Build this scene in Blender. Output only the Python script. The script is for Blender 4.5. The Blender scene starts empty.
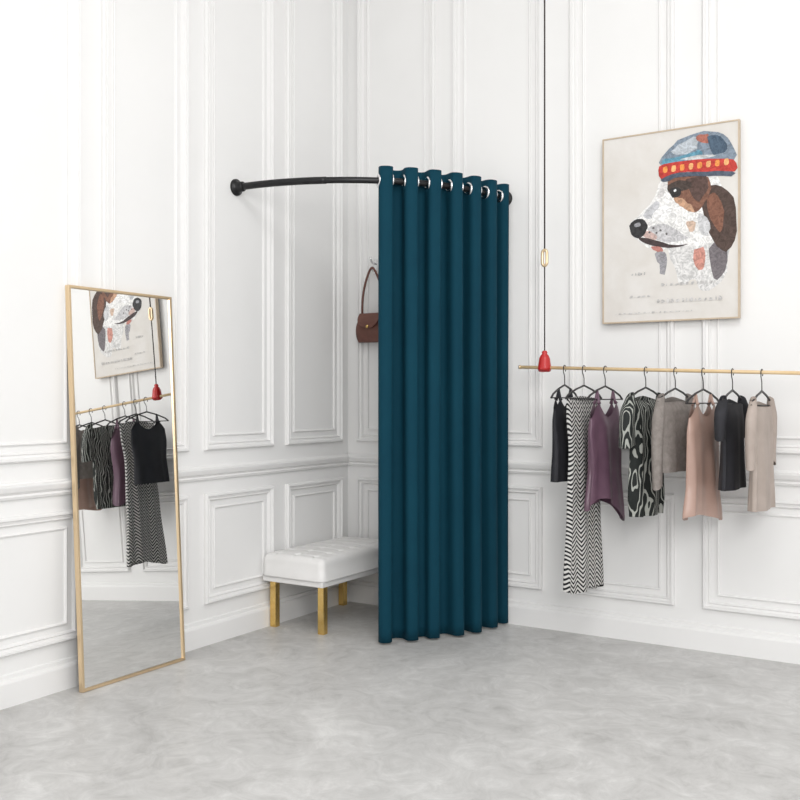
import bpy, math, random
from mathutils import Vector, Matrix
random.seed(7)
sc = bpy.context.scene
COL = sc.collection
sc.view_settings.view_transform = 'Standard'

# ------------------------------------------------------------ helpers
def new_mat(name, col, rough=0.6, metal=0.0, spec=0.5, coat=0.0, sheen=0.0):
    m = bpy.data.materials.new(name); m.use_nodes = True
    b = m.node_tree.nodes['Principled BSDF']
    b.inputs['Base Color'].default_value = (*col, 1)
    b.inputs['Roughness'].default_value = rough
    b.inputs['Metallic'].default_value = metal
    b.inputs['Specular IOR Level'].default_value = spec
    b.inputs['Coat Weight'].default_value = coat
    b.inputs['Sheen Weight'].default_value = sheen
    return m

def noise_mat(name, stops, scale=3.0, rough=0.6, detail=8, distortion=0.3, bump=0.0, bscale=60, spec=0.5, metal=0.0, mapscale=(1,1,1)):
    m = new_mat(name, stops[0][1], rough, metal, spec)
    nt = m.node_tree; N = nt.nodes; L = nt.links; b = N['Principled BSDF']
    tc = N.new('ShaderNodeTexCoord'); mp = N.new('ShaderNodeMapping'); mp.inputs['Scale'].default_value = mapscale
    L.new(tc.outputs['Object'], mp.inputs['Vector'])
    n = N.new('ShaderNodeTexNoise'); n.inputs['Scale'].default_value = scale
    n.inputs['Detail'].default_value = detail; n.inputs['Distortion'].default_value = distortion
    n.inputs['Roughness'].default_value = 0.6
    L.new(mp.outputs['Vector'], n.inputs['Vector'])
    r = N.new('ShaderNodeValToRGB'); cr = r.color_ramp
    while len(cr.elements) < len(stops): cr.elements.new(0.5)
    for e, (p, c) in zip(cr.elements, stops):
        e.position = p; e.color = (*c, 1)
    L.new(n.outputs['Fac'], r.inputs['Fac']); L.new(r.outputs['Color'], b.inputs['Base Color'])
    if bump > 0:
        n2 = N.new('ShaderNodeTexNoise'); n2.inputs['Scale'].default_value = bscale; n2.inputs['Detail'].default_value = 4
        L.new(tc.outputs['Object'], n2.inputs['Vector'])
        bp = N.new('ShaderNodeBump'); bp.inputs['Strength'].default_value = bump; bp.inputs['Distance'].default_value = 0.002
        L.new(n2.outputs['Fac'], bp.inputs['Height']); L.new(bp.outputs['Normal'], b.inputs['Normal'])
    return m

def mesh_obj(name, verts, faces, mat=None, parent=None, smooth=False):
    me = bpy.data.meshes.new(name)
    me.from_pydata([tuple(v) for v in verts], [], faces); me.update()
    o = bpy.data.objects.new(name, me); COL.objects.link(o)
    if mat: me.materials.append(mat)
    if smooth:
        for p in me.polygons: p.use_smooth = True
    if parent: o.parent = parent
    return o

def empty(name, loc=(0,0,0), rotz=0):
    e = bpy.data.objects.new(name, None); COL.objects.link(e)
    e.location = loc; e.rotation_euler = (0,0,rotz); e.empty_display_size = 0.05
    return e

def box_data(x0,x1,y0,y1,z0,z1):
    v = [(x,y,z) for x in (x0,x1) for y in (y0,y1) for z in (z0,z1)]
    f = [(0,1,3,2),(4,6,7,5),(0,4,5,1),(2,3,7,6),(0,2,6,4),(1,5,7,3)]
    return v,f
def box(name, x0,x1,y0,y1,z0,z1, mat, parent=None, bevel=0.0):
    v,f = box_data(x0,x1,y0,y1,z0,z1)
    o = mesh_obj(name, v, f, mat, parent)
    if bevel>0:
        b = o.modifiers.new('bev','BEVEL'); b.width = bevel; b.segments = 3
    return o

def tube_data(pts, rad, seg=10, closed=False):
    pts = [Vector(p) for p in pts]; n = len(pts)
    rads = rad if isinstance(rad,(list,tuple)) else [rad]*n
    V=[];F=[]; up=None
    for i,p in enumerate(pts):
        if closed: t = pts[(i+1)%n]-pts[(i-1)%n]
        else: t = pts[min(i+1,n-1)]-pts[max(i-1,0)]
        t.normalize()
        if up is None:
            a = Vector((0,0,1)) if abs(t.z)<0.9 else Vector((1,0,0))
            up = (a - t*a.dot(t)).normalized()
        else:
            up = (up - t*up.dot(t)).normalized()
        s = t.cross(up)
        for k in range(seg):
            a = 2*math.pi*k/seg
            V.append(p + (up*math.cos(a)+s*math.sin(a))*rads[i])
    m = n if closed else n-1
    for i in range(m):
        for k in range(seg):
            a=i*seg+k; b=i*seg+(k+1)%seg; c=((i+1)%n)*seg+(k+1)%seg; d=((i+1)%n)*seg+k
            F.append((a,b,c,d))
    if not closed:
        F.append(tuple(range(seg-1,-1,-1))); F.append(tuple((n-1)*seg+k for k in range(seg)))
    return V,F
def tube(name, pts, rad, mat, parent=None, seg=10, closed=False):
    v,f = tube_data(pts,rad,seg,closed)
    return mesh_obj(name,v,f,mat,parent,True)

def merge(parts):
    V=[];F=[]
    for v,f in parts:
        o=len(V); V+=list(v); F+=[tuple(i+o for i in q) for q in f]
    return V,F

def lathe(name, prof, mat, parent=None, seg=32, axis='z', loc=(0,0,0)):
    V=[];F=[]
    for r,h in prof:
        for k in range(seg):
            a=2*math.pi*k/seg
            if axis=='z': V.append((r*math.cos(a)+loc[0], r*math.sin(a)+loc[1], h+loc[2]))
            elif axis=='x': V.append((h+loc[0], r*math.cos(a)+loc[1], r*math.sin(a)+loc[2]))
            else: V.append((r*math.cos(a)+loc[0], h+loc[1], r*math.sin(a)+loc[2]))
    for i in range(len(prof)-1):
        for k in range(seg):
            F.append((i*seg+k, i*seg+(k+1)%seg, (i+1)*seg+(k+1)%seg, (i+1)*seg+k))
    F.append(tuple(range(seg))); F.append(tuple((len(prof)-1)*seg+k for k in range(seg)))
    return mesh_obj(name,V,F,mat,parent,True)

# ------------------------------------------------------------ materials
M_wall = noise_mat('wall_paint', [(0.3,(0.83,0.825,0.815)),(0.7,(0.855,0.85,0.842))], 1.5, 0.6, bump=0.05, bscale=120, spec=0.25)
M_trim = new_mat('trim_paint', (0.84,0.833,0.825), 0.5, spec=0.3)
M_ceil = new_mat('ceiling_paint', (0.88,0.88,0.87), 0.8)
M_gold = noise_mat('brushed_gold', [(0.3,(0.78,0.52,0.16)),(0.7,(0.86,0.61,0.24))], 30, 0.25, metal=1.0)
M_palegold = new_mat('pale_brass', (0.80,0.62,0.40), 0.33, 1.0)
M_raillight = noise_mat('pale_wood_rail', [(0.3,(0.66,0.47,0.25)),(0.7,(0.74,0.56,0.34))], 20, 0.4)
M_black = new_mat('black_metal', (0.012,0.012,0.013), 0.35, 0.3)
M_blackwire = new_mat('black_wire', (0.02,0.018,0.018), 0.4)
M_cord = new_mat('cord', (0.035,0.025,0.022), 0.8)
M_red = new_mat('red_enamel', (0.50,0.015,0.015), 0.35, coat=0.3)
M_steel = new_mat('steel', (0.80,0.80,0.81), 0.18, 1.0)
M_mirror = new_mat('mirror_glass', (0.92,0.92,0.91), 0.01, 1.0)

# floor: pale marbled concrete
def floor_material():
    m = new_mat('marbled_concrete', (0.6,0.6,0.6), 0.42, spec=0.4)
    nt=m.node_tree;N=nt.nodes;L=nt.links;b=N['Principled BSDF']
    tc=N.new('ShaderNodeTexCoord')
    n1=N.new('ShaderNodeTexNoise'); n1.inputs['Scale'].default_value=1.3; n1.inputs['Detail'].default_value=10; n1.inputs['Roughness'].default_value=0.66; n1.inputs['Distortion'].default_value=1.3
    n2=N.new('ShaderNodeTexNoise'); n2.inputs['Scale'].default_value=6.5; n2.inputs['Detail'].default_value=9; n2.inputs['Roughness'].default_value=0.72; n2.inputs['Distortion'].default_value=1.8
    L.new(tc.outputs['Object'],n1.inputs['Vector']); L.new(tc.outputs['Object'],n2.inputs['Vector'])
    mx=N.new('ShaderNodeMix'); mx.data_type='FLOAT'; mx.inputs[0].default_value=0.5
    L.new(n1.outputs['Fac'],mx.inputs[2]); L.new(n2.outputs['Fac'],mx.inputs[3])
    r=N.new('ShaderNodeValToRGB'); cr=r.color_ramp
    st=[(0.36,(0.39,0.383,0.373)),(0.46,(0.495,0.488,0.477)),(0.54,(0.56,0.553,0.542)),(0.65,(0.68,0.674,0.662))]
    while len(cr.elements)<4: cr.elements.new(0.5)
    for e,(p,c) in zip(cr.elements,st): e.position=p;e.color=(*c,1)
    L.new(mx.outputs[0],r.inputs['Fac']); L.new(r.outputs['Color'],b.inputs['Base Color'])
    return m
M_floor=floor_material()

# ------------------------------------------------------------ room shell
XR=6.5; YF=-7.0; HC=4.3
box('floor',-0.15,XR,YF,0.15,-0.1,0.0,M_floor)
box('ceiling',-0.15,XR,YF,0.15,HC,HC+0.1,M_ceil)
box('wall_left',-0.15,0.0,YF,0.15,0.0,HC,M_wall)
box('wall_right',0.0,XR,0.0,0.15,0.0,HC,M_wall)

def wmap(wall,u,z,h):
    return (h,u,z) if wall=='L' else (u,-h,z)
PROF=[(0,0),(0,0.014),(0.006,0.023),(0.014,0.023),(0.019,0.011),(0.028,0.008),(0.033,0.014),(0.039,0.005),(0.042,0.0)]
INNER=[(0.070,0),(0.070,0.007),(0.075,0.010),(0.080,0.007),(0.082,0)]
def panel(wall,u0,u1,z0,z1):
    out=[]
    for prof in (PROF,INNER):
        V=[];F=[]
        for d,h in prof:
            for (u,z) in ((u0+d,z0+d),(u1-d,z0+d),(u1-d,z1-d),(u0+d,z1-d)):
                V.append(wmap(wall,u,z,h))
        for i in range(len(prof)-1):
            for k in range(4):
                F.append((i*4+k,i*4+(k+1)%4,(i+1)*4+(k+1)%4,(i+1)*4+k))
        out.append((V,F))
    return merge(out)
def run(wall,u0,u1,prof):
    V=[];F=[];n=len(prof)
    for u in (u0,u1):
        for z,h in prof: V.append(wmap(wall,u,z,h))
    for i in range(n-1): F.append((i,i+1,n+i+1,n+i))
    F.append(tuple(range(n))); F.append(tuple(range(2*n-1,n-1,-1)))
    return V,F
CHAIR=[(0.835,0),(0.835,0.012),(0.846,0.018),(0.854,0.012),(0.866,0.026),(0.885,0.034),(0.893,0.034),(0.897,0.020),(0.905,0.016),(0.905,0)]
BASE=[(0,0),(0,0.024),(0.095,0.024),(0.104,0.020),(0.110,0.011),(0.125,0.010),(0.130,0.0)]
CORN=[(HC-0.16,0),(HC-0.16,0.02),(HC-0.12,0.03),(HC-0.06,0.09),(HC-0.03,0.12),(HC,0.12),(HC,0)]
Lp=[(-0.61-0.65*i,-0.075-0.65*i) for i in range(9)]
Rp=[(0.075,0.625),(0.745,1.30),(1.46,2.02),(2.16,2.72),(2.86,3.42),(3.56,4.12),(4.26,4.82),(4.96,5.52)]
def trims(wall,ps,u0,u1,name):
    parts=[]
    for a,b in ps:
        parts.append(panel(wall,a,b,0.985,3.98)); parts.append(panel(wall,a,b,0.205,0.765))
    parts.append(run(wall,u0,u1,CHAIR)); parts.append(run(wall,u0,u1,CORN))
    v,f=merge(parts); mesh_obj(name,v,f,M_trim)
trims('L',Lp,YF,0.0,'trim_left'); trims('R',Rp,0.0,XR,'trim_right')
v,f=run('L',YF,0,BASE); mesh_obj('baseboard_left',v,f,M_trim)
v,f=run('R',0,XR,BASE); mesh_obj('baseboard_right',v,f,M_trim)

# ------------------------------------------------------------ curved rod + curtain
RX=1.075; RYY=1.020; ZR=2.36
def rodp(a): # a measured from the left-wall end
    return (RX*math.sin(a),-RYY*math.cos(a),ZR)
rod=empty('curved_curtain_rod',(0,0,0))
pts=[(0.004,-RYY,ZR)]+[rodp(math.radians(1+88*i/60)) for i in range(61)]+[(RX,-0.004,ZR)]
tube('rod_tube',pts,0.0165,M_black,rod,16)
pts=[rodp(math.radians(1+27*i/24)) for i in range(25)]
tube('rod_sleeve',pts,0.0185,M_black,rod,16)
fl=[(0.044,0.0),(0.044,0.008),(0.038,0.014),(0.027,0.018),(0.026,0.05),(0.022,0.055)]
lathe('wall_flange_1',fl,M_black,rod,32,'x',(0.001,-RYY,ZR))
lathe('wall_flange_2',[(r,-h) for r,h in fl],M_black,rod,32,'y',(RX,-0.001,ZR))

M_curtain=noise_mat('teal_blackout_fabric',[(0.3,(0.0026,0.040,0.066)),(0.7,(0.0032,0.046,0.073))],4,0.8,bump=0.15,bscale=500,spec=0.15)
NP=6.27; TH0=math.radians(-47.4); TH1=math.radians(-2.8)
Z1=ZR+0.066; Z0=0.012
def curt(s,z):
    v=(Z1-z)/(Z1-Z0)
    ph=2*math.pi*NP*s
    ph2=ph+0.30*v*math.sin(3.1*s*6+1.2)*min(1,(1-s)*6)
    th=TH0+(TH1-TH0)*s
    A=0.046*(1-0.10*v)+0.010*v*math.sin(9*s+2)
    w=math.sin(ph2)
    w=w*(1.15-0.15*w*w)
    off=A*w+0.010*v*v
    th+=-0.012*math.sin(2*ph2)*(1-0.3*v)
    return Vector(((RX+off)*math.cos(th),(RYY+off)*math.sin(th),z))
NS=300;NZ=40
V=[];F=[]
for j in range(NZ+1):
    z=Z1+(Z0-Z1)*j/NZ
    for i in range(NS+1): V.append(curt(i/NS,z))
for j in range(NZ):
    for i in range(NS):
        a=j*(NS+1)+i; F.append((a,a+1,a+NS+2,a+NS+1))
curtain=empty('grommet_curtain')
o=mesh_obj('curtain_fabric',V,F,M_curtain,curtain,True)
sd=o.modifiers.new('thick','SOLIDIFY'); sd.thickness=0.0025
pts=[curt(i/NS,0.075) for i in range(NS+1)]
pts=[p+Vector((p.x,p.y,0)).normalized()*0.0012 for p in pts]
tube('bottom_hem',pts,0.0009,M_curtain,curtain,4)
parts=[];
for k in range(13):
    s=k/(2*NP)
    if k==0: s=0.010
    c=curt(s,ZR); t=(curt(min(1,s+0.004),ZR)-curt(max(0,s-0.004),ZR)).normalized()
    n=Vector((t.y,-t.x,0)); up=Vector((0,0,1))
    th=math.atan2(c.y/RYY,c.x/RX)
    c=Vector((RX*math.cos(th),RYY*math.sin(th),ZR))
    seg=36; prof=[(0.0215,-0.004),(0.0245,-0.007),(0.031,-0.0065),(0.0375,-0.002),(0.0375,0.002),(0.031,0.0065),(0.0245,0.007),(0.0215,0.004)]
    VV=[];FF=[];m=len(prof)
    for q in range(seg):
        a=2*math.pi*q/seg
        for r,h in prof: VV.append(c+(t*math.cos(a)+up*math.sin(a))*r+n*h)
    for q in range(seg):
        for p in range(m):
            FF.append((q*m+p,q*m+(p+1)%m,((q+1)%seg)*m+(p+1)%m,((q+1)%seg)*m+p))
    parts.append((VV,FF))
v,f=merge(parts); mesh_obj('grommets',v,f,M_steel,curtain,True)

# ------------------------------------------------------------ leaning mirror
mir=empty('leaning_floor_mirror')
MY1=-1.511; MW=0.60; B=Vector((0.120,0,0.0)); T=Vector((0.028,0,1.735))
upv=(T-B).normalized(); nrm=Vector((upv.z,0,-upv.x)); ML=(T-B).length
def mp(u,vv,h): return Vector((B.x,MY1-MW+u,B.z+0.001))+upv*vv+nrm*h
def mbox(name,u0,u1,v0,v1,h0,h1,mat,bev=0):
    V=[mp(u,vv,h) for u in (u0,u1) for vv in (v0,v1) for h in (h0,h1)]
    f=[(0,1,3,2),(4,6,7,5),(0,4,5,1),(2,3,7,6),(0,2,6,4),(1,5,7,3)]
    o=mesh_obj(name,V,f,mat,mir)
    if bev:
        b=o.modifiers.new('b','BEVEL');b.width=bev;b.segments=2
fw=0.013
mbox('frame_left',0,fw,0,ML,-0.018,0.006,M_palegold,0.002)
mbox('frame_right',MW-fw,MW,0,ML,-0.018,0.006,M_palegold,0.002)
mbox('frame_bottom',fw,MW-fw,0,fw,-0.018,0.006,M_palegold,0.002)
mbox('frame_top',fw,MW-fw,ML-fw,ML,-0.018,0.006,M_palegold,0.002)
mbox('backing',fw,MW-fw,fw,ML-fw,-0.014,-0.004,M_blackwire)
V=[mp(u,vv,-0.002) for u,vv in ((fw,fw),(MW-fw,fw),(MW-fw,ML-fw),(fw,ML-fw))]
mesh_obj('glass',V,[(0,1,2,3)],M_mirror,mir)

# ------------------------------------------------------------ bench
bench=empty('upholstered_bench',(0,0,0))
M_uph=noise_mat('white_leatherette',[(0.3,(0.77,0.76,0.745)),(0.7,(0.82,0.81,0.80))],5,0.5,bump=0.1,bscale=200)
M_seam=new_mat('bench_piping',(0.60,0.59,0.58),0.6)
bx0,bx1,by0,by1=0.018,0.432,-0.835,-0.060
def cushion(z0,z1,rad,name):
    V=[];F=[]
    cx=(bx0+bx1)/2; cy=(by0+by1)/2; hx=(bx1-bx0)/2; hy=(by1-by0)/2
    NX=84;NY=150
    tys=[-hy+0.062+q*(2*hy-0.124)/6 for q in range(7)]; txs=(-0.125,0,0.125)
    for j in range(NY+1):
        for i in range(NX+1):
            a=-1+2*i/NX; b=-1+2*j/NY
            x=a*hx; y=b*hy
            dx=max(0,abs(x)-(hx-rad)); dy=max(0,abs(y)-(hy-rad))
            d=math.hypot(dx,dy)
            if d>rad:
                k=rad/d; x=math.copysign(hx-rad+dx*k,x) if dx>0 else x; y=math.copysign(hy-rad+dy*k,y) if dy>0 else y; d=rad
            drop=rad-math.sqrt(max(0,rad*rad-d*d))
            crown=0.012*(1-a*a)*(1-b**4)
            t=0
            for tx in txs:
                for ty in tys:
                    t+=0.015*math.exp(-((x-tx)**2+(y-ty)**2)/(0.015**2))
            t+=0.005*max(math.exp(-((x-tx)/0.006)**2) for tx in txs)
            t+=0.005*max(math.exp(-((y-ty)/0.006)**2) for ty in tys)
            V.append((cx+x,cy+y,z1-drop-t*max(0.0,1-d/rad)+crown))
    for j in range(NY):
        for i in range(NX):
            p=j*(NX+1)+i; F.append((p,p+1,p+NX+2,p+NX+1))
    ring=[i for i in range(NX+1)]+[j*(NX+1)+NX for j in range(1,NY+1)]+[NY*(NX+1)+i for i in range(NX-1,-1,-1)]+[j*(NX+1) for j in range(NY-1,0,-1)]
    base=len(V)
    for q in ring:
        x,y,z=V[q]; V.append((x,y,z0))
    n=len(ring)
    for k in range(n): F.append((ring[k],base+k,base+(k+1)%n,ring[(k+1)%n]))
    F.append(tuple(base+k for k in range(n)))
    return mesh_obj(name,V,F,M_uph,bench,True)
cushion(0.285,0.408,0.035,'tufted_cushion')
box('seat_rail',bx0+0.004,bx1-0.004,by0+0.004,by1-0.004,0.258,0.290,M_uph,bench,0.006)
rx0,rx1,ry0,ry1=bx0-0.001,bx1+0.001,by0-0.001,by1+0.001
tube('piping',[(rx0+.03,ry0,.290),(rx1-.03,ry0,.290),(rx1-.008,ry0+.008,.290),(rx1,ry0+.03,.290),(rx1,ry1-.03,.290),(rx1-.008,ry1-.008,.290),(rx1-.03,ry1,.290),(rx0+.03,ry1,.290),(rx0+.008,ry1-.008,.290),(rx0,ry1-.03,.290),(rx0,ry0+.03,.290),(rx0+.008,ry0+.008,.290)],0.0035,M_seam,bench,8,True)
k=1
for lx in (bx0+0.014,bx1-0.074):
    for ly in (by0+0.055,by1-0.085):
        box('leg_%d'%k,lx,lx+0.038,ly,ly+0.038,0.0,0.260,M_gold,bench,0.002)
        k+=1

# ------------------------------------------------------------ wall hooks + bag
hooks=empty('wall_coat_hooks',(0,0,0))
def hook(x,z,i):
    box('plate_%d'%i,x-0.014,x+0.014,-0.006,-0.0,z-0.045,z+0.045,M_steel,hooks,0.002)
    tube('upper_arm_%d'%i,[(x,-0.004,z+0.02),(x,-0.03,z+0.018),(x,-0.05,z+0.03),(x,-0.055,z+0.055)],0.006,M_steel,hooks,8)
    tube('lower_arm_%d'%i,[(x,-0.004,z-0.02),(x,-0.025,z-0.03),(x,-0.038,z-0.02),(x,-0.04,z-0.002)],0.006,M_steel,hooks,8)
HX=0.205
hook(HX,2.045,1); hook(HX+0.15,2.045,2); hook(HX+0.30,2.045,3)

M_bag=noise_mat('brown_leather',[(0.3,(0.11,0.040,0.028)),(0.7,(0.18,0.070,0.050))],12,0.45,bump=0.2,bscale=150)
bag=empty('brown_leather_handbag',(HX+0.020,-0.055,1.585))
V=[];F=[];nu=40;nv=24
for j in range(nv+1):
    v=j/nv; z=0.165*v
    w=0.118*(1-(abs(2*v-0.75)/1.3)**2.6)**0.5 if v<1 else 0.08
    w=max(w,0.055); d=0.048*math.sin(math.pi*min(1,max(0.04,(v*0.86+0.1))))**0.7+0.004
    for i in range(nu):
        a=2*math.pi*i/nu; ca=math.cos(a);sa=math.sin(a)
        V.append((w*math.copysign(abs(ca)**0.7,ca), d*math.copysign(abs(sa)**0.8,sa), z+0.010*math.cos(a)**2*v))
for j in range(nv):
    for i in range(nu):
        F.append((j*nu+i,j*nu+(i+1)%nu,(j+1)*nu+(i+1)%nu,(j+1)*nu+i))
F.append(tuple(range(nu-1,-1,-1)));F.append(tuple(nv*nu+i for i in range(nu)))
mesh_obj('bag_body',V,F,M_bag,bag,True)
V=[];F=[]
for j in range(13):
    v=j/12
    for i in range(21):
        a=-1+2*i/20
        w=0.085*(1-0.25*v*v)
        z=0.172-0.095*v*(1-0.3*a*a)
        y=-0.014-0.045*math.sin(v*1.5)-0.004
        V.append((a*w,y,z))
for j in range(12):
    for i in range(20):
        p=j*21+i;F.append((p,p+1,p+22,p+21))
o=mesh_obj('bag_flap',V,F,M_bag,bag,True); s=o.modifiers.new('s','SOLIDIFY'); s.thickness=0.004
lathe('bag_clasp',[(0.0,-0.004),(0.010,-0.003),(0.010,0.003),(0.0,0.004)],M_gold,bag,16,'y',(0,-0.066,0.09))
st=[]
for i in range(31):
    a=math.pi*i/30
    st.append((-0.080*math.cos(a)*(1-0.45*math.sin(a)**2)-0.015*math.sin(a),0.010*math.sin(a),0.165+0.285*math.sin(a)**0.8))
tube('bag_strap',st,0.007,M_bag,bag,8)
for sx in (-1,1):
    tube('strap_ring_%d'%(1 if sx<0 else 2),[(sx*0.080+0.011*math.cos(a),0,0.160+0.013*math.sin(a)) for a in [2*math.pi*i/16 for i in range(16)]],0.0025,M_gold,bag,6,True)

# ------------------------------------------------------------ hanging clothes rail
RY=-0.30
def rz(x): return 1.41-0.037*(x-1.31)
rail=empty('hanging_clothes_rail')
XE=3.10
tube('rail_bar',[(1.305,RY,rz(1.305)),(XE,RY,rz(XE))],0.0085,M_raillight,rail,16)
for i,x in enumerate((1.305,XE)):
    lathe('end_cap_%d'%(i+1),[(0.0,-0.006),(0.010,-0.005),(0.010,0.005),(0.0,0.006)],M_palegold,rail,16,'x',(x,RY,rz(x)))
for i,x in enumerate((1.443,2.97)):
    z=rz(x)
    tube('cord_%d'%(i+1),[(x,RY,z+0.05),(x,RY,z+0.52)],0.0035,M_cord,rail,8)
    tube('upper_cord_%d'%(i+1),[(x,RY,z+0.60),(x,RY,HC)],0.0042,M_cord,rail,8)
    link=[]
    for q in range(24):
        a=2*math.pi*q/24
        link.append((x+0.013*math.cos(a),RY,z+0.56+0.022*math.copysign(1,math.sin(a))*(1 if abs(math.sin(a))>0.01 else 0)+0.018*math.sin(a)))
    tube('link_%d'%(i+1),link,0.008,M_palegold,rail,8,True)
    lathe('ceiling_rose_%d'%(i+1),[(0.03,HC-0.012),(0.03,HC-0.001)],M_palegold,rail,24,'z',(x,RY,0))
    lathe('red_bell_%d'%(i+1),[(0.0,0.088),(0.010,0.086),(0.015,0.078),(0.013,0.070),(0.022,0.060),(0.028,0.045),(0.031,0.020),(0.034,0.002),(0.036,-0.008),(0.030,-0.014),(0.0,-0.016)],M_red,rail,28,'z',(x,RY,z))
    lathe('red_clamp_%d'%(i+1),[(0.0,-0.030),(0.019,-0.029),(0.021,-0.02),(0.021,0.02),(0.019,0.029),(0.0,0.030)],M_red,rail,20,'x',(x,RY,z-0.002))

# ------------------------------------------------------------ garments
def hanger_parts(e,w=0.185,drop=0.065,apex=-0.085):
    pts=[]
    r=0.020
    for i in range(15):
        a=math.radians(-50+ 230*i/14)
        pts.append((r*0.85*math.cos(a),0,r*0.85*math.sin(a)+ -0.003))
    pts+= [(-0.016,0,-0.02),(-0.004,0,-0.038),(0,0,-0.05),(0,0,apex)]
    tube('hanger_hook',pts,0.0023,M_blackwire,e,6)
    a=[(-w,0,apex-drop),(-w*0.85,0,apex-drop*0.70),(-w*0.45,0,apex-drop*0.30),(0,0,apex),(w*0.45,0,apex-drop*0.30),(w*0.85,0,apex-drop*0.70),(w,0,apex-drop)]
    tube('hanger_arms',a,0.005,M_blackwire,e,8)
    tube('hanger_bar',[(-w,0,apex-drop),(w,0,apex-drop)],0.003,M_blackwire,e,6)

def interp(rows,v):
    for i in range(len(rows)-1):
        if rows[i][0]<=v<=rows[i+1][0]:
            t=(v-rows[i][0])/(rows[i+1][0]-rows[i][0]); t=t*t*(3-2*t)
            return [rows[i][k]*(1-t)+rows[i+1][k]*t for k in (1,2)]
    return rows[-1][1:3]
def garment(name,x,yaw,top,length,rows,mat,dip=0.08,folds=6,famp=0.010,straps=None,sleeve=None,hem=0.0,hw=0.185,seed=0):
    rnd=random.Random(seed)
    e=empty(name,(x,RY,rz(x)),math.radians(90+yaw))
    hanger_parts(e,hw)
    M=120;N=48;V=[];F=[]
    p1=rnd.uniform(0,6);p2=rnd.uniform(0,6);p3=rnd.uniform(0,6)
    for j in range(N+1):
        v=j/N; w,t=interp(rows,v)
        for i in range(M):
            a=2*math.pi*i/M; ca=math.cos(a);sa=math.sin(a)
            fo=famp*(0.12+0.95*v)*(math.sin(folds*a+p1+0.5*v)+0.45*math.sin((2*folds-1)*a+p2-0.6*v))
            X=w*ca+fo*0.35*ca
            Y=t*math.copysign(abs(sa)**0.8,sa)+fo*(0.45+0.55*abs(sa))
            z=top-length*v
            if straps:
                # scooped camisole neckline: two points under the straps, curve between, low armholes outside
                u=abs(ca); k=straps/rows[0][1]
                d=(1-(u/k)**2) if u<k else 1.1*((u-k)/(1-k+1e-6))**1.2
                z-=dip*max(0,d)*(1-v)**3
            else:
                z-=dip*(1-abs(ca)**1.6)*(1-v)**3*(1.0 if sa<0 else 0.6)
                z-=0.055*abs(ca)**1.5*(1-v)**4
            z-=hem*v*v*(math.sin(a*2+p3)*0.5+ca*0.5)
            V.append((X,Y,z))
    for j in range(N):
        for i in range(M):
            F.append((j*M+i,j*M+(i+1)%M,(j+1)*M+(i+1)%M,(j+1)*M+i))
    mesh_obj('cloth_body',V,F,mat,e,True)
    if straps:
        for sx in (-1,1):
            for sy in (-1,1):
                w,t=interp(rows,0); k=straps/w; yy=sy*t*(1-k*k)**0.4
                tube('strap_%d%d'%(sx+1,sy+1),[(sx*straps*0.92,0,-0.085-0.065*straps*0.92/hw+0.006),(sx*straps*0.95,yy*0.6,(top-0.105)/2-0.02),(sx*straps,yy,top-0.006)],[0.006,0.007,0.010],mat,e,6)
    if sleeve:
        ln,r0,r1=sleeve
        for sx in (-1,1):
            SV=[];SF=[];K=16;Q=18
            for q in range(Q+1):
                t=q/Q
                cx=sx*(hw*0.86+0.032*math.sin(min(1.57,t*2.6))); cz=top-0.025-ln*t
                ww=(r0*(1-t)+r1*t)*(0.55+0.45*min(1,t*4))
                for kk in range(K):
                    a=2*math.pi*kk/K
                    SV.append((cx+ww*math.cos(a)*0.9,ww*0.62*math.sin(a)*(1+0.15*math.sin(3*a+q*0.15)),cz+0.012*math.cos(a)*sx*(-1)))
            for q in range(Q):
                for kk in range(K):
                    SF.append((q*K+kk,q*K+(kk+1)%K,(q+1)*K+(kk+1)%K,(q+1)*K+kk))
            mesh_obj('sleeve_%d'%(1 if sx<0 else 2),SV,SF,mat,e,True)
    return e

def pattern_mat(name,kind,dark,light,rough=0.7):
    m=new_mat(name,dark,rough,spec=0.3); nt=m.node_tree;N=nt.nodes;L=nt.links;b=N['Principled BSDF']
    tc=N.new('ShaderNodeTexCoord'); sp=N.new('ShaderNodeSeparateXYZ'); L.new(tc.outputs['Object'],sp.inputs[0])
    def math_(op,a,bb=None):
        n=N.new('ShaderNodeMath');n.operation=op
        for i,s in enumerate((a,bb)):
            if s is None: continue
            if isinstance(s,(int,float)): n.inputs[i].default_value=s
            else: L.new(s,n.inputs[i])
        return n.outputs[0]
    if kind=='herring':
        u=math_('MULTIPLY',sp.outputs['X'],17.0)
        tri=math_('PINGPONG',u,0.5)
        k=math_('ADD',math_('MULTIPLY',sp.outputs['Z'],46.0),math_('MULTIPLY',tri,3.0))
        s=math_('FRACT',k); f=math_('GREATER_THAN',s,0.50)
    else:
        w=N.new('ShaderNodeTexNoise'); w.inputs['Scale'].default_value=13; w.inputs['Detail'].default_value=2
        mpn=N.new('ShaderNodeMapping'); mpn.inputs['Scale'].default_value=(1,1,0.45)
        L.new(tc.outputs['Object'],mpn.inputs['Vector']); L.new(mpn.outputs['Vector'],w.inputs['Vector'])
        k=math_('ADD',math_('ADD',math_('MULTIPLY',sp.outputs['X'],60.0),math_('MULTIPLY',sp.outputs['Y'],35.0)),math_('MULTIPLY',w.outputs['Fac'],6.0))
        s=math_('FRACT',k); f=math_('GREATER_THAN',s,0.70)
    mx=N.new('ShaderNodeMix');mx.data_type='RGBA'
    L.new(f,mx.inputs[0]); mx.inputs[6].default_value=(*dark,1); mx.inputs[7].default_value=(*light,1)
    L.new(mx.outputs[2],b.inputs['Base Color'])
    return m
M_herr=pattern_mat('herringbone_knit','herring',(0.012,0.012,0.014),(0.60,0.59,0.57))
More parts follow.
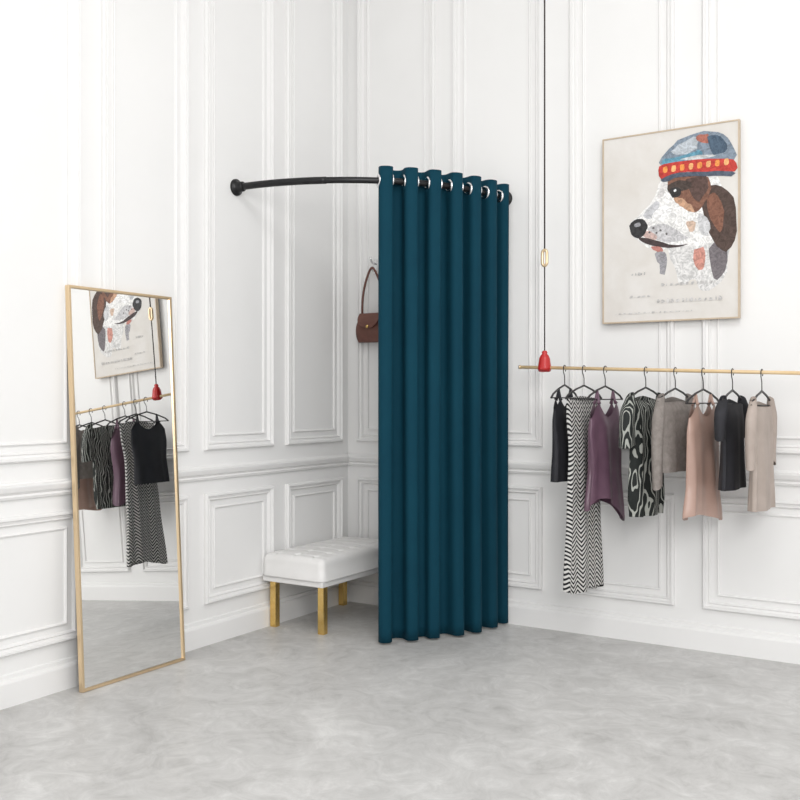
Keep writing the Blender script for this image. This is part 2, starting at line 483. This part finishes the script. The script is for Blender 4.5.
M_strp=pattern_mat('leaf_stripe_viscose','stripes',(0.014,0.017,0.016),(0.36,0.37,0.34))
M_blk=noise_mat('black_jersey',[(0.3,(0.010,0.010,0.013)),(0.7,(0.022,0.022,0.028))],8,0.75)
M_mauve=noise_mat('mauve_satin',[(0.3,(0.10,0.052,0.080)),(0.7,(0.17,0.095,0.135))],5,0.30)
M_grey=noise_mat('grey_knit',[(0.3,(0.20,0.175,0.16)),(0.7,(0.29,0.26,0.24))],40,0.9)
M_rose=noise_mat('dusty_rose_satin',[(0.3,(0.38,0.245,0.20)),(0.7,(0.47,0.32,0.265))],5,0.35)
M_taupe=noise_mat('taupe_crepe',[(0.3,(0.36,0.30,0.26)),(0.7,(0.44,0.37,0.33))],9,0.6)

garment('black_camisole',1.552,2,-0.155,0.41,[(0,0.145,0.016),(0.25,0.15,0.024),(0.6,0.135,0.030),(1,0.145,0.034)],M_blk,0.05,5,0.006,straps=0.09,seed=1)
garment('herringbone_maxi_dress',1.655,-7,-0.095,1.0,[(0,0.17,0.014),(0.10,0.165,0.026),(0.3,0.14,0.03),(0.6,0.155,0.034),(1,0.185,0.040)],M_herr,0.07,7,0.009,seed=2,hem=0.03)
garment('mauve_satin_top',1.765,-7,-0.165,0.52,[(0,0.150,0.016),(0.2,0.160,0.028),(0.6,0.145,0.034),(1,0.175,0.040)],M_mauve,0.07,5,0.012,straps=0.09,seed=3,hem=0.08)
garment('black_leaf_print_blouse',1.968,-8,-0.095,0.60,[(0,0.165,0.016),(0.12,0.165,0.035),(0.45,0.14,0.045),(0.85,0.15,0.05),(1,0.135,0.045)],M_strp,0.05,6,0.011,seed=4,sleeve=(0.24,0.048,0.055))
garment('grey_knit_cardigan',2.110,-8,-0.095,0.38,[(0,0.165,0.015),(0.2,0.165,0.030),(0.6,0.155,0.035),(1,0.160,0.038)],M_grey,0.05,5,0.007,seed=5,sleeve=(0.42,0.046,0.032))
garment('dusty_rose_camisole',2.240,-9,-0.150,0.53,[(0,0.150,0.016),(0.2,0.160,0.030),(0.7,0.16,0.036),(1,0.19,0.042)],M_rose,0.06,5,0.011,straps=0.09,seed=6,hem=0.03)
garment('black_jersey_top',2.372,-2,-0.095,0.44,[(0,0.16,0.016),(0.25,0.155,0.026),(0.6,0.14,0.030),(1,0.155,0.034)],M_blk,0.05,5,0.007,seed=7,sleeve=(0.18,0.045,0.035))
garment('taupe_crepe_blouse',2.500,-2,-0.095,0.52,[(0,0.16,0.016),(0.25,0.155,0.026),(0.6,0.14,0.030),(1,0.155,0.034)],M_taupe,0.06,5,0.007,seed=8,sleeve=(0.30,0.04,0.03))

# ------------------------------------------------------------ painting
art=empty('dog_portrait_canvas')
PX0,PX1,PZ0,PZ1=1.656,2.345,1.636,2.597
M_canvas=noise_mat('canvas_offwhite',[(0.35,(0.66,0.625,0.58)),(0.65,(0.74,0.715,0.685))],4,0.8,bump=0.2,bscale=400)
M_pframe=noise_mat('light_oak_frame',[(0.3,(0.50,0.40,0.29)),(0.7,(0.60,0.49,0.37))],15,0.5)
box('canvas',PX0+0.006,PX1-0.006,-0.040,-0.018,PZ0+0.006,PZ1-0.006,M_canvas,art)
t=0.007
box('frame_left',PX0,PX0+t,-0.044,-0.018,PZ0,PZ1,M_pframe,art)
box('frame_right',PX1-t,PX1,-0.044,-0.018,PZ0,PZ1,M_pframe,art)
box('frame_bottom',PX0+t,PX1-t,-0.044,-0.018,PZ0,PZ0+t,M_pframe,art)
box('frame_top',PX0+t,PX1-t,-0.044,-0.018,PZ1-t,PZ1,M_pframe,art)
box('hanging_bracket',(PX0+PX1)/2-0.1,(PX0+PX1)/2+0.1,-0.02,0.0,PZ1-0.12,PZ1-0.09,M_pframe,art)
paints={}
def paint(c):
    k=tuple(c)
    if k not in paints:
        d=tuple(min(1,x*1.2+0.015) for x in c)
        paints[k]=noise_mat('paint_%d'%len(paints),[(0.38,tuple(x*0.72 for x in c)),(0.62,d)],34,0.6,distortion=2.0)
    return paints[k]
layer=[0]
def A(a,b):
    # artwork grid: a = steps from left edge, b = steps from top edge
    return (PX0+a*0.00515, PZ1-b*0.0052)
def blot(name,pl,c,jit=0.6,sub=3):
    layer[0]+=1; y=-0.0402-0.00006*layer[0]
    rnd=random.Random(layer[0]); pts=[]
    n=len(pl)
    for i in range(n):
        p=pl[i]; q=pl[(i+1)%n]; pp=pl[i-1]; qq=pl[(i+2)%n]
        for s in range(sub):
            t=s/sub
            def cr(k): return 0.5*(2*p[k]+(q[k]-pp[k])*t+(2*pp[k]-5*p[k]+4*q[k]-qq[k])*t*t+(-pp[k]+3*p[k]-3*q[k]+qq[k])*t**3)
            pts.append((cr(0)+rnd.uniform(-jit,jit), cr(1)+rnd.uniform(-jit,jit)))
    V=[]
    for a,b in pts:
        X,Z=A(a,b); V.append((min(X,PX1-0.009),y,Z))
    return mesh_obj(name,V,[tuple(range(len(V)))],paint(c),art)
W=(0.80,0.79,0.775)
blot('chest',[(66,112),(84,108),(112,98),(124,120),(118,150),(100,158),(92,146),(78,150),(72,132)],(0.68,0.67,0.66),1.2)
blot('chest_red',[(90,122),(100,116),(102,130),(96,138)],(0.55,0.25,0.20),1)
blot('chest_dark',[(106,118),(122,110),(120,140),(110,146)],(0.16,0.14,0.15),1)
blot('neck_grey',[(54,120),(62,117),(66,132),(60,140),(57,130)],(0.30,0.29,0.31),1.4)
blot('head_white',[(60,47),(72,40),(104,42),(118,60),(120,92),(108,112),(88,114),(72,112),(60,116),(46,112),(36,104),(30,96),(28,88),(34,82),(44,74),(54,62)],W,0.5)
blot('ear',[(98,66),(112,58),(128,72),(131,104),(122,122),(110,112),(102,92)],(0.065,0.035,0.025),0.7)
blot('ear_light',[(104,72),(112,66),(120,84),(116,104),(108,92)],(0.20,0.08,0.045),0.8)
blot('brown_patch',[(66,50),(78,47),(102,48),(108,60),(102,74),(94,82),(86,80),(76,70),(68,60)],(0.20,0.085,0.05),0.8)
blot('patch_dark',[(84,50),(102,50),(105,60),(97,72),(90,66)],(0.08,0.04,0.03),0.9)
blot('patch_tan',[(72,66),(80,68),(88,75),(92,82),(84,79),(76,73)],(0.50,0.29,0.18),0.7)
blot('brow_dark',[(66,54),(78,50),(90,54),(84,60),(70,62)],(0.05,0.03,0.022),0.6)
blot('eye',[(68,59),(73,56),(79,59),(78,65),(71,66)],(0.012,0.010,0.010),0.2)
blot('eye_glint',[(72,59),(74,58),(74.6,60),(72.6,60.8)],(0.8,0.8,0.8),0.05)
blot('cheek_tan',[(85,90),(93,92),(91,101),(86,98)],(0.60,0.44,0.34),0.8)
blot('cheek_grey',[(96,84),(106,94),(104,106),(96,100)],(0.58,0.58,0.59),0.8)
blot('muzzle_shade',[(46,94),(62,90),(76,99),(86,106),(72,109),(56,105)],(0.55,0.54,0.55),0.9)
blot('muzzle_pink',[(40,98),(48,96),(56,103),(48,105)],(0.58,0.42,0.38),0.5)
blot('bridge_grey',[(42,80),(54,68),(58,72),(50,84)],(0.55,0.55,0.57),0.5)
blot('bridge_light',[(50,82),(62,72),(70,80),(60,88)],(0.86,0.85,0.84),0.5)
blot('forehead_facet',[(60,50),(66,49),(64,60),(56,66)],(0.66,0.64,0.63),0.5)
blot('nose',[(28,89),(33,84),(41,84),(46,90),(44,98),(37,102),(30,98)],(0.015,0.014,0.016),0.4)
blot('nose_light',[(33,88),(38,87),(39,90),(34,91)],(0.30,0.30,0.32),0.2)
blot('mouth',[(37,102),(46,103),(58,107),(72,112),(86,112),(72,114.4),(56,112),(44,108)],(0.05,0.03,0.03),0.3)
blot('tongue',[(50,111),(60,112.6),(61,117),(54,116)],(0.45,0.18,0.15),0.4)
for a,b in ((51,93),(58,96),(54,98),(64,100),(47,97)):
    blot('whisker_spots',[(a,b),(a+1.6,b-.6),(a+2.2,b+1),(a+.6,b+1.5)],(0.12,0.11,0.11),0.15)
blot('hat_crown',[(60,34),(64,22),(76,12),(94,7),(114,9),(126,20),(129,38),(96,36)],(0.20,0.25,0.31),0.6)
blot('hat_light',[(70,22),(82,14),(94,11),(94,22),(80,26)],(0.46,0.50,0.54),0.8)
blot('hat_teal',[(64,28),(80,27),(96,24),(98,33),(64,35)],(0.10,0.28,0.38),0.8)
blot('hat_rust',[(94,10),(104,10),(106,18),(96,16)],(0.40,0.13,0.09),0.8)
blot('hat_dark',[(104,12),(116,14),(123,26),(110,30)],(0.05,0.09,0.14),0.8)
blot('hat_grey_fold',[(78,30),(96,28),(112,31),(96,33)],(0.55,0.56,0.57),0.6)
blot('headband',[(58,34),(76,32),(104,33),(128,37),(130,48),(104,45),(78,43),(60,47)],(0.50,0.03,0.02),0.4)
for i in range(8):
    a=62+i*8.3
    blot('band_orange',[(a,36),(a+3.6,35.6),(a+3.6,40.5),(a,41)],(0.85,0.42,0.16) if i%2 else (0.85,0.30,0.06),0.2)
blot('band_under',[(60,47),(78,43),(104,45),(128,48),(126,52),(102,49),(78,47),(64,50)],(0.07,0.09,0.13),0.5)
rnd=random.Random(3)
for (a0,a1,b,h,c) in ((30,46,138,2.4,0.50),(60,112,150,2.6,0.52),(28,50,160,2.0,0.60),(56,118,166,3.8,0.58),(14,90,176,1.2,0.64)):
    a=a0
    while a<a1:
        wd=rnd.uniform(1.2,4.0); sk=rnd.uniform(0,1.0)
        blot('script',[(a+sk,b-h*rnd.uniform(.3,1)),(a+wd,b-h*rnd.uniform(.2,.8)),(a+wd-sk*0.6,b+h*0.1),(a,b+h*0.25)],(c,c*0.97,c*0.95),0.2,2)
        a+=wd+rnd.uniform(0.8,2.8)

# ------------------------------------------------------------ light
w=bpy.data.worlds.new('world'); sc.world=w; w.use_nodes=True
bg=w.node_tree.nodes['Background']; bg.inputs[0].default_value=(0.985,0.99,1.0,1); bg.inputs[1].default_value=1.0
def area(name,loc,tgt,size,power,col=(1,1,1)):
    l=bpy.data.lights.new(name,'AREA'); l.energy=power; l.size=size; l.color=col
    o=bpy.data.objects.new(name,l); COL.objects.link(o); o.location=loc
    d=Vector(tgt)-Vector(loc); o.rotation_euler=d.to_track_quat('-Z','Y').to_euler()
area('ceiling_softlight',(3.0,-3.0,4.2),(2.2,-2.2,0),2.2,80)
area('added_key_light',(4.6,-5.4,2.6),(0.3,-0.3,0.9),1.6,92,(1,0.99,0.975))  # unseen area lamp added behind the camera as warm key; no window here

# ------------------------------------------------------------ camera
cd=bpy.data.cameras.new('camera'); cam=bpy.data.objects.new('camera',cd); COL.objects.link(cam)
cam.location=(3.407,-4.788,1.25); cam.rotation_euler=(math.radians(90),0,math.radians(32.3))
cd.sensor_width=36; cd.lens=42.7; cd.shift_y=-0.0025
sc.camera=cam
